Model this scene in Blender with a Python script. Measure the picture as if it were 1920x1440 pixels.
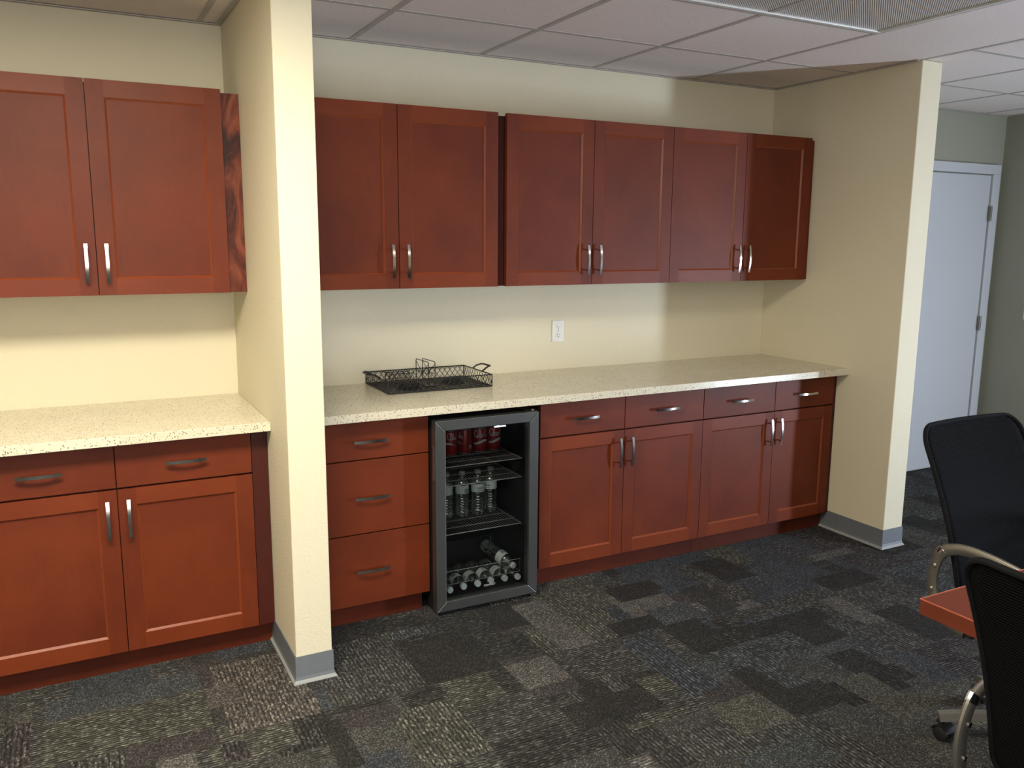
import bpy, math, random
from mathutils import Matrix, Vector
random.seed(11)
PI = math.pi
S = bpy.context.scene
for o in list(bpy.data.objects):
    bpy.data.objects.remove(o)
COL = S.collection

# ------------------------------------------------------------------ camera
cam_d = bpy.data.cameras.new('camera')
cam = bpy.data.objects.new('camera', cam_d)
COL.objects.link(cam)
cam_d.sensor_width = 36.0
cam_d.lens = 36.0 * 1585.3243 / 1920.0
cam_d.clip_start = 0.02
yaw, pitch, roll = .4833, -.171, .0067
fwd = Vector((math.sin(yaw)*math.cos(pitch), math.cos(yaw)*math.cos(pitch), math.sin(pitch)))
rt = Vector((math.cos(yaw), -math.sin(yaw), 0))
up = rt.cross(fwd)
r2 = math.cos(roll)*rt + math.sin(roll)*up
u2 = -math.sin(roll)*rt + math.cos(roll)*up
m = Matrix.Identity(4)
for i in range(3):
    m[i][0] = r2[i]; m[i][1] = u2[i]; m[i][2] = -fwd[i]
m.translation = (-0.2613, -3.1985, 1.5922)
cam.matrix_world = m
S.camera = cam

# ------------------------------------------------------------------ world, daylight, fill light, exposure
W = bpy.data.worlds.new('world'); S.world = W
W.use_nodes = True
W.node_tree.nodes['Background'].inputs[0].default_value = (.62, .78, 1, 1)
W.node_tree.nodes['Background'].inputs[1].default_value = 1.2
LAMP_WARM = 54.0       # lit fluorescent panels near the left alcove
LAMP_FILL = 7.0        # unseen panels added for ambient light
DAYLIGHT = 175.0       # daylight just outside the far window
ld = bpy.data.lights.new('daylight', 'AREA')
ld.shape = 'RECTANGLE'; ld.size = .26; ld.size_y = 1.4; ld.energy = DAYLIGHT
ld.color = (.72, .83, 1.0)
lo = bpy.data.objects.new('daylight', ld); COL.objects.link(lo)
lo.location = (5.605, -3.08, .85)
d = Vector((3.5, -.4, 1.4)) - Vector(lo.location)
lo.rotation_euler = d.to_track_quat('-Z', 'Y').to_euler()
FRONT_FILL = 100.0      # fill light behind the viewer, outside a window added for it
l2 = bpy.data.lights.new('fill_light_front', 'AREA'); l2.shape = 'RECTANGLE'; l2.size = 2.9; l2.size_y = 1.5; l2.energy = FRONT_FILL
l2.color = (1.0, .97, .91)
o2 = bpy.data.objects.new('fill_light_front', l2); COL.objects.link(o2); o2.location = (-.5, -6.66, 1.5); o2.rotation_euler = (PI/2, 0, 0)
S.view_settings.view_transform = 'Standard'
S.view_settings.look = 'None'
S.view_settings.gamma = 1.0
S.view_settings.use_curve_mapping = False
S.view_settings.exposure = -0.07

# ------------------------------------------------------------------ materials
def mat(name):
    M = bpy.data.materials.new(name); M.use_nodes = True
    nt = M.node_tree
    return M, nt, nt.nodes['Principled BSDF']
def N(nt, t, **kw):
    n = nt.nodes.new(t)
    for k, v in kw.items():
        if k.startswith('i_'): n.inputs[k[2:].replace('_', ' ')].default_value = v
        else: setattr(n, k, v)
    return n
def L(nt, a, b): nt.links.new(a, b)
def c4(c): return (c[0], c[1], c[2], 1)
def mixc(nt, fac, a, b, mode='MIX'):
    n = nt.nodes.new('ShaderNodeMix'); n.data_type = 'RGBA'; n.blend_type = mode
    for k, v in ((0, fac), (6, a), (7, b)):
        if hasattr(v, 'links'): nt.links.new(v, n.inputs[k])
        else: n.inputs[k].default_value = v if k == 0 else c4(v)
    return n.outputs[2]
def ramp(nt, src, pts):
    n = nt.nodes.new('ShaderNodeValToRGB'); e = n.color_ramp.elements
    while len(e) < len(pts): e.new(.5)
    for i, (p, v) in enumerate(pts):
        e[i].position = p; e[i].color = (v, v, v, 1) if not isinstance(v, tuple) else c4(v)
    nt.links.new(src, n.inputs[0]); return n.outputs[0]
def mth(nt, op, a, b=0.0):
    n = nt.nodes.new('ShaderNodeMath'); n.operation = op
    for k, v in ((0, a), (1, b)):
        if hasattr(v, 'links'): nt.links.new(v, n.inputs[k])
        else: n.inputs[k].default_value = v
    return n.outputs[0]
def bump(nt, src, bs, strength, dist):
    b = N(nt, 'ShaderNodeBump'); b.inputs['Strength'].default_value = strength; b.inputs['Distance'].default_value = dist
    L(nt, src, b.inputs['Height']); L(nt, b.outputs[0], bs.inputs['Normal'])
def coords(nt, scale=(1, 1, 1), rand=True, world=False):
    if world:
        src = N(nt, 'ShaderNodeNewGeometry').outputs['Position']
    else:
        src = N(nt, 'ShaderNodeTexCoord').outputs['Object']
        if rand:
            oi = N(nt, 'ShaderNodeObjectInfo')
            va = N(nt, 'ShaderNodeVectorMath', operation='ADD'); L(nt, src, va.inputs[0])
            s = mth(nt, 'MULTIPLY', oi.outputs['Random'], 37.0); L(nt, s, va.inputs[1]); src = va.outputs[0]
    mp = N(nt, 'ShaderNodeMapping'); mp.inputs['Scale'].default_value = scale
    L(nt, src, mp.inputs[0]); return mp.outputs[0]
def plain(name, col, rough=.5, metal=0.0, spec=.5, coat=0.0):
    M, nt, b = mat(name)
    v = coords(nt, (1, 1, 1))
    nz = N(nt, 'ShaderNodeTexNoise', i_Scale=14.0, i_Detail=3.0); L(nt, v, nz.inputs['Vector'])
    f = ramp(nt, nz.outputs[0], [(.3, .9), (.7, 1.0)])
    L(nt, mixc(nt, 1.0, col, f, 'MULTIPLY'), b.inputs['Base Color'])
    b.inputs['Roughness'].default_value = rough; b.inputs['Metallic'].default_value = metal
    b.inputs['Specular IOR Level'].default_value = spec; b.inputs['Coat Weight'].default_value = coat
    return M
def wood(name, axis, col=(.162, .029, .0078), dark=(.092, .0155, .0055), rough=.5):
    M, nt, b = mat(name)
    st = [5, 5, 5]; st[axis] = .7
    v = coords(nt, (1, 1, 1)); v2 = coords(nt, tuple(x*9 for x in st))
    n1 = N(nt, 'ShaderNodeTexNoise', i_Scale=3.2, i_Detail=4.0, i_Roughness=.55); L(nt, v, n1.inputs['Vector'])
    n2 = N(nt, 'ShaderNodeTexNoise', i_Scale=1.6, i_Detail=5.0, i_Roughness=.6, i_Distortion=.4); L(nt, v2, n2.inputs['Vector'])
    f = ramp(nt, n1.outputs[0], [(.3, 0.0), (.72, 1.0)])
    g = ramp(nt, n2.outputs[0], [(.25, .93), (.7, 1.03)])
    c = mixc(nt, mth(nt, 'MULTIPLY', f, .8), col, dark)
    L(nt, mixc(nt, 1.0, c, g, 'MULTIPLY'), b.inputs['Base Color'])
    b.inputs['Roughness'].default_value = rough
    b.inputs['Specular IOR Level'].default_value = .2; b.inputs['Coat Weight'].default_value = .06; b.inputs['Coat Roughness'].default_value = .35
    bump(nt, n2.outputs[0], b, .04, .002)
    return M
def paint(name, col, scale=260.0, strength=.18, rough=.6):
    M, nt, b = mat(name)
    v = coords(nt, world=True)
    nz = N(nt, 'ShaderNodeTexNoise', i_Scale=scale, i_Detail=2.0); L(nt, v, nz.inputs['Vector'])
    n2 = N(nt, 'ShaderNodeTexNoise', i_Scale=1.3, i_Detail=2.0); L(nt, v, n2.inputs['Vector'])
    f = ramp(nt, n2.outputs[0], [(.3, .97), (.7, 1.0)])
    L(nt, mixc(nt, 1.0, col, f, 'MULTIPLY'), b.inputs['Base Color'])
    b.inputs['Roughness'].default_value = rough
    b.inputs['Specular IOR Level'].default_value = .3
    bump(nt, nz.outputs[0], b, strength, .004)
    return M

M_WALL = paint('cream_paint', (.74, .675, .50), 120.0, .38)
M_HALL = paint('hall_paint', (.33, .335, .27), 110.0, .2)
M_DOOR = paint('white_door_paint', (.56, .585, .62), 30.0, .03, .42)
M_CEILBAR = plain('ceiling_bar_paint', (.50, .46, .43), .5)
M_WV = wood('cherry_wood_vertical', 2)
M_WH = wood('cherry_wood_horizontal', 0)
M_WR = wood('cherry_wood_rail_lit', 0, (.192, .036, .0095), (.125, .022, .007), .45)  # door rails lightened: the brighter light on them is put into the colour
M_WM = plain('cherry_moulding_highlight', (.24, .048, .014), .36, 0.0, .5)  # lighter than the doors, painting in the highlight along the inner moulding
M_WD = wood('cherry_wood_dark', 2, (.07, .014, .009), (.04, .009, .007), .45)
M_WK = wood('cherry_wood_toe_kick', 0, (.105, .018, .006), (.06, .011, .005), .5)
M_TABLE = wood('table_laminate', 0, (.165, .036, .017), (.08, .019, .011), .34)
M_TEDGE = plain('table_edge_band', (.42, .10, .05), .3)
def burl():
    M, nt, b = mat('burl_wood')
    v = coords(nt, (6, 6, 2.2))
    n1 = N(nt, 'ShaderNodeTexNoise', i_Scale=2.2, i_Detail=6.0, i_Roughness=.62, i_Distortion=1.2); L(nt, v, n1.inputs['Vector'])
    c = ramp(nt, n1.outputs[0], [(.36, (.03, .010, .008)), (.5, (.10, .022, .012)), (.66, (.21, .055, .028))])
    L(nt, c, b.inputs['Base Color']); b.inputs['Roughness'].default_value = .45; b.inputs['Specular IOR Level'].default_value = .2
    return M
M_BURL = burl()
M_METAL = plain('brushed_nickel', (.58, .56, .52), .17, 1.0)
M_CHROME = plain('chrome', (.75, .75, .74), .12, 1.0)
M_STEEL = plain('dark_stainless', (.17, .175, .17), .36, .85)
M_STEELE = plain('stainless_edge', (.42, .42, .40), .3, .9)
M_BLACK = plain('black_plastic', (.012, .012, .013), .4)
M_INNER = plain('fridge_liner', (.010, .011, .012), .5)
M_WIRE = plain('black_wire', (.010, .009, .009), .5)
M_SHELF = plain('fridge_shelf_wire', (.55, .55, .53), .35, .7)
M_WHITE = plain('white_plastic', (.80, .78, .72), .4)
M_SLOT = plain('slot_shadow', (.03, .03, .03), .6)
M_CAP = plain('bottle_cap', (.66, .70, .69), .4)
M_LABEL = plain('bottle_label', (.60, .64, .62), .5)
M_LABELB = plain('bottle_label_print', (.22, .30, .36), .5)
M_RED = plain('can_red', (.22, .008, .008), .3, .25)
M_SILV = plain('can_aluminium', (.62, .62, .62), .28, .9)
M_CANW = plain('can_white_print', (.42, .41, .39), .45)
M_ARM = plain('bronze_grey_metal', (.30, .28, .25), .33, .85)
M_SEAT = plain('black_seat_fabric', (.006, .006, .007), .85, 0.0, .12)
M_TRIM = plain('grey_vinyl_base', (.165, .18, .20), .42)
M_TOE = plain('grey_vinyl_toe', (.33, .34, .34), .35)
M_FIX = plain('fixture_white_metal', (.72, .70, .66), .35)
M_LOGO = plain('logo_print', (.55, .55, .55), .5)

def quartz():
    M, nt, b = mat('speckled_quartz')
    base = (.70, .645, .50)
    v = coords(nt, world=True)
    col = base
    n = N(nt, 'ShaderNodeTexNoise', i_Scale=9.0, i_Detail=4.0); L(nt, v, n.inputs['Vector'])
    col = mixc(nt, ramp(nt, n.outputs[0], [(.4, 0.0), (.65, .35)]), base, (.62, .55, .42))
    for sc, th, fl, pick in ((190.0, .36, (.14, .105, .08), .82), (120.0, .28, (.24, .20, .15), .76), (300.0, .3, (.78, .73, .60), .75)):
        nd = N(nt, 'ShaderNodeTexNoise', i_Scale=sc*.8, i_Detail=1.0); L(nt, v, nd.inputs['Vector'])
        vm = N(nt, 'ShaderNodeVectorMath', operation='MULTIPLY_ADD')
        L(nt, nd.outputs['Color'], vm.inputs[0]); vm.inputs[1].default_value = (.006,)*3; L(nt, v, vm.inputs[2])
        vo = N(nt, 'ShaderNodeTexVoronoi', i_Scale=sc); L(nt, vm.outputs[0], vo.inputs['Vector'])
        a = mth(nt, 'LESS_THAN', vo.outputs['Distance'], th)
        sp = N(nt, 'ShaderNodeSeparateColor'); L(nt, vo.outputs['Color'], sp.inputs[0])
        p = mth(nt, 'GREATER_THAN', sp.outputs[0], pick)
        col = mixc(nt, mth(nt, 'MULTIPLY', a, p), col, fl)
    L(nt, col, b.inputs['Base Color'])
    b.inputs['Roughness'].default_value = .2
    return M
M_QUARTZ = quartz()

def ceil_tile_mat():
    M, nt, b = mat('acoustic_tile')
    v = coords(nt, world=True)
    n = N(nt, 'ShaderNodeTexNoise', i_Scale=150.0, i_Detail=3.0, i_Roughness=.7); L(nt, v, n.inputs['Vector'])
    n3 = N(nt, 'ShaderNodeTexNoise', i_Scale=2.0, i_Detail=2.0); L(nt, v, n3.inputs['Vector'])
    f = ramp(nt, n.outputs[0], [(.36, .86), (.46, 1.0)])
    c = mixc(nt, 1.0, (.86, .765, .72), f, 'MULTIPLY')
    c = mixc(nt, ramp(nt, n3.outputs[0], [(.4, 0.0), (.7, .12)]), c, (.73, .64, .60))
    L(nt, c, b.inputs['Base Color']); b.inputs['Roughness'].default_value = .9
    bump(nt, n.outputs[0], b, .3, .003)
    return M
M_CTILE = ceil_tile_mat()

def lens_mat(name, emit=None, ecol=(1, .93, .74)):
    M, nt, b = mat(name)
    src = N(nt, 'ShaderNodeNewGeometry').outputs['Position']
    mp = N(nt, 'ShaderNodeMapping'); mp.inputs['Rotation'].default_value = (0, 0, -math.radians(130)); L(nt, src, mp.inputs[0])
    w = N(nt, 'ShaderNodeTexWave', i_Scale=42.0); w.wave_type = 'BANDS'; w.bands_direction = 'X'; L(nt, mp.outputs[0], w.inputs['Vector'])
    L(nt, mixc(nt, w.outputs[1] if False else w.outputs['Fac'], (.36, .34, .33), (.66, .63, .60)), b.inputs['Base Color'])
    b.inputs['Roughness'].default_value = .3
    bump(nt, w.outputs['Fac'], b, .5, .004)
    if emit:
        b.inputs['Emission Color'].default_value = c4(ecol); b.inputs['Emission Strength'].default_value = emit
    return M
M_LENS = lens_mat('prismatic_lens')
M_LIT = lens_mat('lit_lens_warm', LAMP_WARM)
M_FILL = lens_mat('lit_lens_fill', LAMP_FILL, (1, .95, .86))

def clear(name, tint, rough=.03, base=.06, gain=.8):
    M = bpy.data.materials.new(name); M.use_nodes = True; nt = M.node_tree
    nt.nodes.clear()
    out = N(nt, 'ShaderNodeOutputMaterial'); mx = N(nt, 'ShaderNodeMixShader')
    t = N(nt, 'ShaderNodeBsdfTransparent'); t.inputs[0].default_value = c4(tint)
    g = N(nt, 'ShaderNodeBsdfGlossy'); g.inputs['Roughness'].default_value = rough; g.inputs[0].default_value = (.95, .97, .96, 1)
    lw = N(nt, 'ShaderNodeLayerWeight'); lw.inputs[0].default_value = .3
    L(nt, mth(nt, 'MULTIPLY_ADD', lw.outputs['Fresnel'], gain), mx.inputs[0])
    nt.nodes[-1].inputs[2].default_value = base
    for n in nt.nodes:
        if n.type == 'MATH': n.inputs[2].default_value = base
    L(nt, t.outputs[0], mx.inputs[1]); L(nt, g.outputs[0], mx.inputs[2]); L(nt, mx.outputs[0], out.inputs[0])
    return M
M_GLASS = clear('fridge_door_glass', (.80, .82, .82), .02, .012, .25)
M_PANE = clear('window_glass', (.97, .98, 1), .02, .02, .3)
M_PET = clear('clear_bottle_plastic', (.80, .84, .83), .18, .22, .9)

def chair_mesh():
    M = bpy.data.materials.new('black_chair_mesh'); M.use_nodes = True; nt = M.node_tree
    b = nt.nodes['Principled BSDF']; out = nt.nodes['Material Output']
    v = N(nt, 'ShaderNodeTexCoord').outputs['Object']
    w = N(nt, 'ShaderNodeTexWave', i_Scale=46.0, i_Distortion=1.2); w.bands_direction = 'Z'; L(nt, v, w.inputs['Vector'])
    w2 = N(nt, 'ShaderNodeTexWave', i_Scale=70.0); w2.bands_direction = 'X'; L(nt, v, w2.inputs['Vector'])
    b.inputs['Base Color'].default_value = (.004, .004, .0045, 1); b.inputs['Roughness'].default_value = .8; b.inputs['Specular IOR Level'].default_value = .06
    h = mth(nt, 'MULTIPLY', w.outputs['Fac'], w2.outputs['Fac'])
    bump(nt, w.outputs['Fac'], b, .6, .003)
    t = N(nt, 'ShaderNodeBsdfTransparent'); mx = N(nt, 'ShaderNodeMixShader')
    L(nt, ramp(nt, h, [(.6, 0.0), (.85, .16)]), mx.inputs[0])
    L(nt, b.outputs[0], mx.inputs[1]); L(nt, t.outputs[0], mx.inputs[2]); L(nt, mx.outputs[0], out.inputs[0])
    return M
M_MESH = chair_mesh()

CC = {'K': (.023, .022, .021), 'D': (.032, .031, .029), 'M': (.050, .049, .046), 'L': (.080, .076, .071), 'O': (.063, .062, .052),
      'U': (.043, .038, .038), 'B': (.048, .052, .054), 'W': (.078, .070, .063), 'N': (.042, .046, .053)}
def carpet(code, mode):
    M, nt, b = mat('carpet_' + {'K': 'black', 'D': 'charcoal', 'M': 'grey', 'L': 'light_grey', 'O': 'olive', 'U': 'plum', 'B': 'blue_grey', 'W': 'brown_grey', 'N': 'slate'}[code] + {'p': '_plain', 'x': '_row', 'y': '_rib'}[mode])
    v = coords(nt, world=True)
    col = CC[code]
    sc = (1, 1, 1) if mode == 'p' else ((.45, 1, 1) if mode == 'x' else (1, .45, 1))
    vs = coords(nt, sc, world=True)
    vo = N(nt, 'ShaderNodeTexVoronoi', i_Scale=235.0 if mode == 'p' else 180.0); L(nt, vs, vo.inputs['Vector'])
    loop = ramp(nt, vo.outputs['Distance'], [(.1, 1.0), (.75, .35)])
    sp = N(nt, 'ShaderNodeSeparateColor'); L(nt, vo.outputs['Color'], sp.inputs[0])
    fleck = ramp(nt, sp.outputs[0], [(.0, .55), (.7, 1.0), (.93, 2.5)])
    c = mixc(nt, 1.0, col, loop, 'MULTIPLY'); c = mixc(nt, 1.0, c, fleck, 'MULTIPLY')
    h = loop
    if mode != 'p':
        w = N(nt, 'ShaderNodeTexWave', i_Scale=21.0 if mode == 'y' else 26.0, i_Distortion=.9, i_Detail=1.5)
        w.inputs['Detail Scale'].default_value = 6.0
        w.bands_direction = 'X' if mode == 'y' else 'Y'; L(nt, v, w.inputs['Vector'])
        r = ramp(nt, w.outputs['Fac'], [(.15, .58), (.6, 1.2)])
        c = mixc(nt, 1.0, c, r, 'MULTIPLY'); h = mth(nt, 'ADD', loop, w.outputs['Fac'])
    n = N(nt, 'ShaderNodeTexNoise', i_Scale=5.0, i_Detail=3.0); L(nt, v, n.inputs['Vector'])
    c = mixc(nt, 1.0, c, ramp(nt, n.outputs[0], [(.3, 1.5), (.7, 2.0)]), 'MULTIPLY')
    L(nt, c, b.inputs['Base Color']); b.inputs['Roughness'].default_value = .9
    b.inputs['Specular IOR Level'].default_value = .25
    bump(nt, h, b, .7, .006)
    return M
CM = {(c, k): carpet(c, k) for c in CC for k in 'pxy'}

# ------------------------------------------------------------------ mesh helpers
class MB:
    def __init__(s): s.v = []; s.f = []; s.m = []
    def box(s, x0, y0, z0, x1, y1, z1, mi=0):
        n = len(s.v)
        s.v += [(x0,y0,z0),(x1,y0,z0),(x1,y1,z0),(x0,y1,z0),(x0,y0,z1),(x1,y0,z1),(x1,y1,z1),(x0,y1,z1)]
        for f in ((0,3,2,1),(4,5,6,7),(0,1,5,4),(1,2,6,5),(2,3,7,6),(3,0,4,7)):
            s.f.append(tuple(n+i for i in f)); s.m.append(mi)
        return s
    def rings(s, rings, closed=False, cap=True, mi=0):
        n = len(s.v); k = len(rings[0])
        for r in rings: s.v += [tuple(p) for p in r]
        cnt = len(rings)
        for i in range(cnt if closed else cnt-1):
            a = n + i*k; b = n + ((i+1) % cnt)*k
            for j in range(k):
                j2 = (j+1) % k
                s.f.append((a+j, a+j2, b+j2, b+j)); s.m.append(mi)
        if cap and not closed:
            s.f.append(tuple(n+j for j in range(k))[::-1]); s.m.append(mi)
            s.f.append(tuple(n+(cnt-1)*k+j for j in range(k))); s.m.append(mi)
        return s
    def sweep(s, pts, prof, closed=False, mi=0, up0=(0, 0, 1)):
        """prof: list of (a, b) offsets along side and normal"""
        P = [Vector(p) for p in pts]; rg = []; nrm = None; cnt = len(P)
        for i in range(cnt):
            if closed: t = P[(i+1) % cnt] - P[i-1]
            else: t = P[min(i+1, cnt-1)] - P[max(i-1, 0)]
            t.normalize()
            if nrm is None:
                nrm = Vector(up0) - t*t.dot(Vector(up0))
                if nrm.length < 1e-3: nrm = Vector((1, 0, .01)) - t*t.dot(Vector((1, 0, .01)))
            else: nrm = nrm - t*t.dot(nrm)
            nrm.normalize(); sd = t.cross(nrm)
            rg.append([P[i] + sd*a + nrm*b for a, b in prof])
        return s.rings(rg, closed, True, mi)
    def tube(s, pts, r, n=6, closed=False, mi=0):
        return s.sweep(pts, [(r*math.cos(2*PI*j/n), r*math.sin(2*PI*j/n)) for j in range(n)], closed, mi)
    def lathe(s, prof, n=20, c=(0, 0, 0), axis='Z', mi=0):
        rg = []
        for r, z in prof:
            r = max(r, 1e-5); ring = []
            for j in range(n):
                a = 2*PI*j/n; p = (r*math.cos(a), r*math.sin(a), z)
                if axis == 'Y': p = (p[0], -p[2], p[1])
                if axis == 'X': p = (p[2], p[0], p[1])
                ring.append((p[0]+c[0], p[1]+c[1], p[2]+c[2]))
            rg.append(ring)
        return s.rings(rg, False, True, mi)
    def build(s, name, mats, parent=None, loc=None, smooth=False, bevel=0, seg=2, angle=35):
        me = bpy.data.meshes.new(name)
        me.from_pydata(s.v, [], s.f)
        if not isinstance(mats, (list, tuple)): mats = [mats]
        for x in mats: me.materials.append(x)
        me.polygons.foreach_set('material_index', s.m)
        if smooth:
            me.shade_smooth(); me.set_sharp_from_angle(angle=math.radians(angle))
        me.update()
        o = bpy.data.objects.new(name, me); COL.objects.link(o)
        if parent is not None: o.parent = parent
        if loc is not None: o.location = loc
        if bevel:
            b = o.modifiers.new('bevel', 'BEVEL'); b.width = bevel; b.segments = seg; b.limit_method = 'ANGLE'
        return o
def box(*a, **k): return MB().box(*a, **k)
def tag(o, label=None, cat=None, group=None, kind=None):
    if label: o['label'] = label
    if cat: o['category'] = cat
    if group: o['group'] = group
    if kind: o['kind'] = kind
    return o
def empty(name, loc=(0, 0, 0), rz=0, label=None, cat=None, group=None, kind=None):
    o = bpy.data.objects.new(name, None); COL.objects.link(o)
    o.location = loc; o.rotation_euler = (0, 0, rz); o.empty_display_size = .1
    return tag(o, label, cat, group, kind)
def kids(o): return [c for c in bpy.data.objects if c.parent == o]
def copy_tree(o, parent=None):
    c = o.copy(); COL.objects.link(c); c.parent = parent
    for ch in kids(o): copy_tree(ch, c)
    return c
def struct(name, mb, m, **k):
    o = mb.build(name, m, **k); o['kind'] = 'structure'; return o

# ------------------------------------------------------------------ room shell
YW = .592; ZC = 2.44
XA0, XA1 = .3715, .5029        # middle partition
XP0, XP1 = 3.4196, 3.5644      # end partition
XL, XR, YF = -3.0, 5.57, -6.5
XH, YH = 5.57, .04             # hall side wall and its return
fl = struct('floor', box(XL, YF, -.06, XR, YW, -.008), M_BLACK)
GX, GY, T = .063, -.565, .61
# patch map in cells of an eighth of a tile
n0x = int(math.floor((XL-GX)/T)); n1x = int(math.ceil((XR-GX)/T)); n0y = int(math.floor((YF-GY)/T)); n1y = int(math.ceil((YW-GY)/T))
CX, CY = (n1x-n0x)*16, (n1y-n0y)*16
cs = T/16
grid = [[('M', 'y')]*CX for _ in range(CY)]
codes = ['K', 'K', 'D', 'D', 'M', 'M', 'O', 'B', 'U', 'L', 'N', 'M']
for ty in range(n1y-n0y):
    for tx in range(n1x-n0x):
        base = (random.choice(['M', 'O', 'D', 'B', 'N', 'M', 'U']), random.choice('pxy'))
        for y in range(16):
            for x in range(16): grid[ty*16+y][tx*16+x] = base
for _ in range(int(CX*CY/52)):
    w, h = random.choice([(3, 6), (4, 9), (6, 3), (8, 4), (5, 8), (2, 8), (7, 6), (9, 2), (4, 4)])
    x, y = random.randint(0, CX-2), random.randint(0, CY-2); v = (random.choice(codes), random.choice('ppxy'))
    for j in range(y, min(y+h, CY)):
        for i in range(x, min(x+w, CX)): grid[j][i] = v
PATCH = [('O','x',-.45,.06,-.50,-.24),('M','y',.46,.78,-.56,-.1),('M','x',.84,1.1,-1.0,-.74),('K','p',1.13,1.46,-1.06,-.91),('L','p',1.36,1.51,-.56,-.11),('L','p',1.09,1.3,-.74,-.57),('K','p',.78,1.08,-.55,-.24),('O','y',.58,.84,-1.04,-.67),
 ('U','p',.45,.63,-.7,-.59),('B','p',-.43,.06,-.22,-.08),('W','y',.09,.39,-.56,-.06),('W','p',.07,.19,-.39,-.21),('U','p',-.21,.05,-.62,-.48),('U','y',-.55,-.46,-.45,-.18),
 ('K','p',1.81,2.09,-.27,-.13),('D','p',2.12,2.26,-.57,-.3),('M','y',2.27,2.41,-.54,-.14),('K','p',2.4,2.58,-.34,-.08),('B','p',1.87,2.09,-.56,-.41),('K','p',1.61,1.85,-.58,-.44),('K','p',1.81,2.02,-.82,-.58),
 ('N','y',1.59,1.75,-1.07,-.6),('M','x',1.34,1.51,-.8,-.56),('O','x',1.47,1.57,-1.0,-.86),('M','x',2.08,2.54,-.68,-.59),('O','x',1.3,1.5,-1.14,-1.08),('O','p',1.58,1.82,-1.31,-1.13),('K','p',1.83,2.07,-1.32,-1.18),
 ('K','p',2.13,2.53,-.85,-.7),('K','p',2.27,2.45,-1.01,-.85),('L','p',2.62,2.74,-.94,-.68),('B','p',2.11,2.45,-1.06,-1.0),('K','p',2.25,2.35,-1.21,-1.08),('O','p',2.12,2.27,-1.5,-1.22),('N','p',2.45,2.59,-1.4,-1.17)]
for c, k, x0, x1, y0, y1 in PATCH:
    i0 = round((x0-GX)/cs)-n0x*16; i1 = round((x1-GX)/cs)-n0x*16; j0 = round((y0-GY)/cs)-n0y*16; j1 = round((y1-GY)/cs)-n0y*16
    for j in range(j0, max(j1, j0+1)):
        for i in range(i0, max(i1, i0+1)): grid[j][i] = (c, k)
for ty in range(n0y, n1y):
    for tx in range(n0x, n1x):
        mb = MB(); used = []; ox, oy = (tx-n0x)*16, (ty-n0y)*16
        done = [[False]*16 for _ in range(16)]
        X0 = GX+tx*T; Y0 = GY+ty*T; g = .0006
        def lim(i, j):
            x = X0 + i*cs + (g if i == 0 else -g if i == 16 else 0); y = Y0 + j*cs + (g if j == 0 else -g if j == 16 else 0)
            return min(max(x, XL), XR), min(max(y, YF), YW)
        for j in range(16):
            for i in range(16):
                if done[j][i]: continue
                k = grid[oy+j][ox+i]; i2 = i
                while i2 < 16 and grid[oy+j][ox+i2] == k and not done[j][i2]: i2 += 1
                j2 = j+1
                while j2 < 16 and all(grid[oy+j2][ox+q] == k and not done[j2][q] for q in range(i, i2)): j2 += 1
                for b_ in range(j, j2):
                    for a_ in range(i, i2): done[b_][a_] = True
                if k not in used: used.append(k)
                x0, y0 = lim(i, j); x1, y1 = lim(i2, j2)
                if x1-x0 < 1e-4 or y1-y0 < 1e-4: continue
                n = len(mb.v); mb.v += [(x0, y0, 0), (x1, y0, 0), (x1, y1, 0), (x0, y1, 0)]; mb.f.append((n, n+1, n+2, n+3)); mb.m.append(used.index(k))
        if not mb.f: continue
        x0, y0 = lim(0, 0); x1, y1 = lim(16, 16); n = len(mb.v)
        mb.v += [(x0, y0, 0), (x1, y0, 0), (x1, y1, 0), (x0, y1, 0), (x0, y0, -.008), (x1, y0, -.008), (x1, y1, -.008), (x0, y1, -.008)]
        for q in ((0, 4, 5, 1), (1, 5, 6, 2), (2, 6, 7, 3), (3, 7, 4, 0)): mb.f.append(tuple(n+i for i in q)); mb.m.append(0)
        mb.build('carpet_tile', [CM[k] for k in used], fl)

wb = struct('wall_back', box(XL, YW, 0, XH+.12, YW+.12, ZC+.1), M_WALL)
struct('wall_left', box(XL-.12, YF, 0, XL, YW, ZC+.1), M_WALL)
struct('wall_front', MB().box(XL, YF-.12, 0, -2.0, YF, ZC+.1).box(1.0, YF-.12, 0, XR, YF, ZC+.1).box(-2.0, YF-.12, 0, 1.0, YF, .7).box(-2.0, YF-.12, 2.3, 1.0, YF, ZC+.1), M_WALL)
w2 = empty('window_fill', (-.5, YF-.06, .7), kind='structure')  # unseen window, added to let in the front fill light
MB().box(-1.5, -.03, 0, 1.5, .03, .05).box(-1.5, -.03, 1.55, 1.5, .03, 1.6).box(-1.5, -.03, .05, -1.45, .03, 1.55).box(1.45, -.03, .05, 1.5, .03, 1.55).box(-.025, -.03, .05, .025, .03, 1.55).build('window_frame', M_FIX, w2)
for x in (-1.45, .025): box(x, -.004, .05, x+1.425, .004, 1.55).build('window_pane', M_PANE, w2)
struct('wall_middle', box(XA0, -.337, 0, XA1, YW, ZC), M_WALL, bevel=.004)
struct('wall_end', box(XP0, -.3635, 0, XP1, YW, ZC), M_WALL, bevel=.004)
struct('wall_niche', box(-.86, -.337, 0, -.73, YW, ZC), M_WALL, bevel=.004)
hb = struct('trim_hall_back', box(XP1, YW-.004, 0, XH, YW, ZC), M_HALL)
WY0, WY1, WZ0, WZ1 = -3.25, -2.91, .1, 1.8
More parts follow.
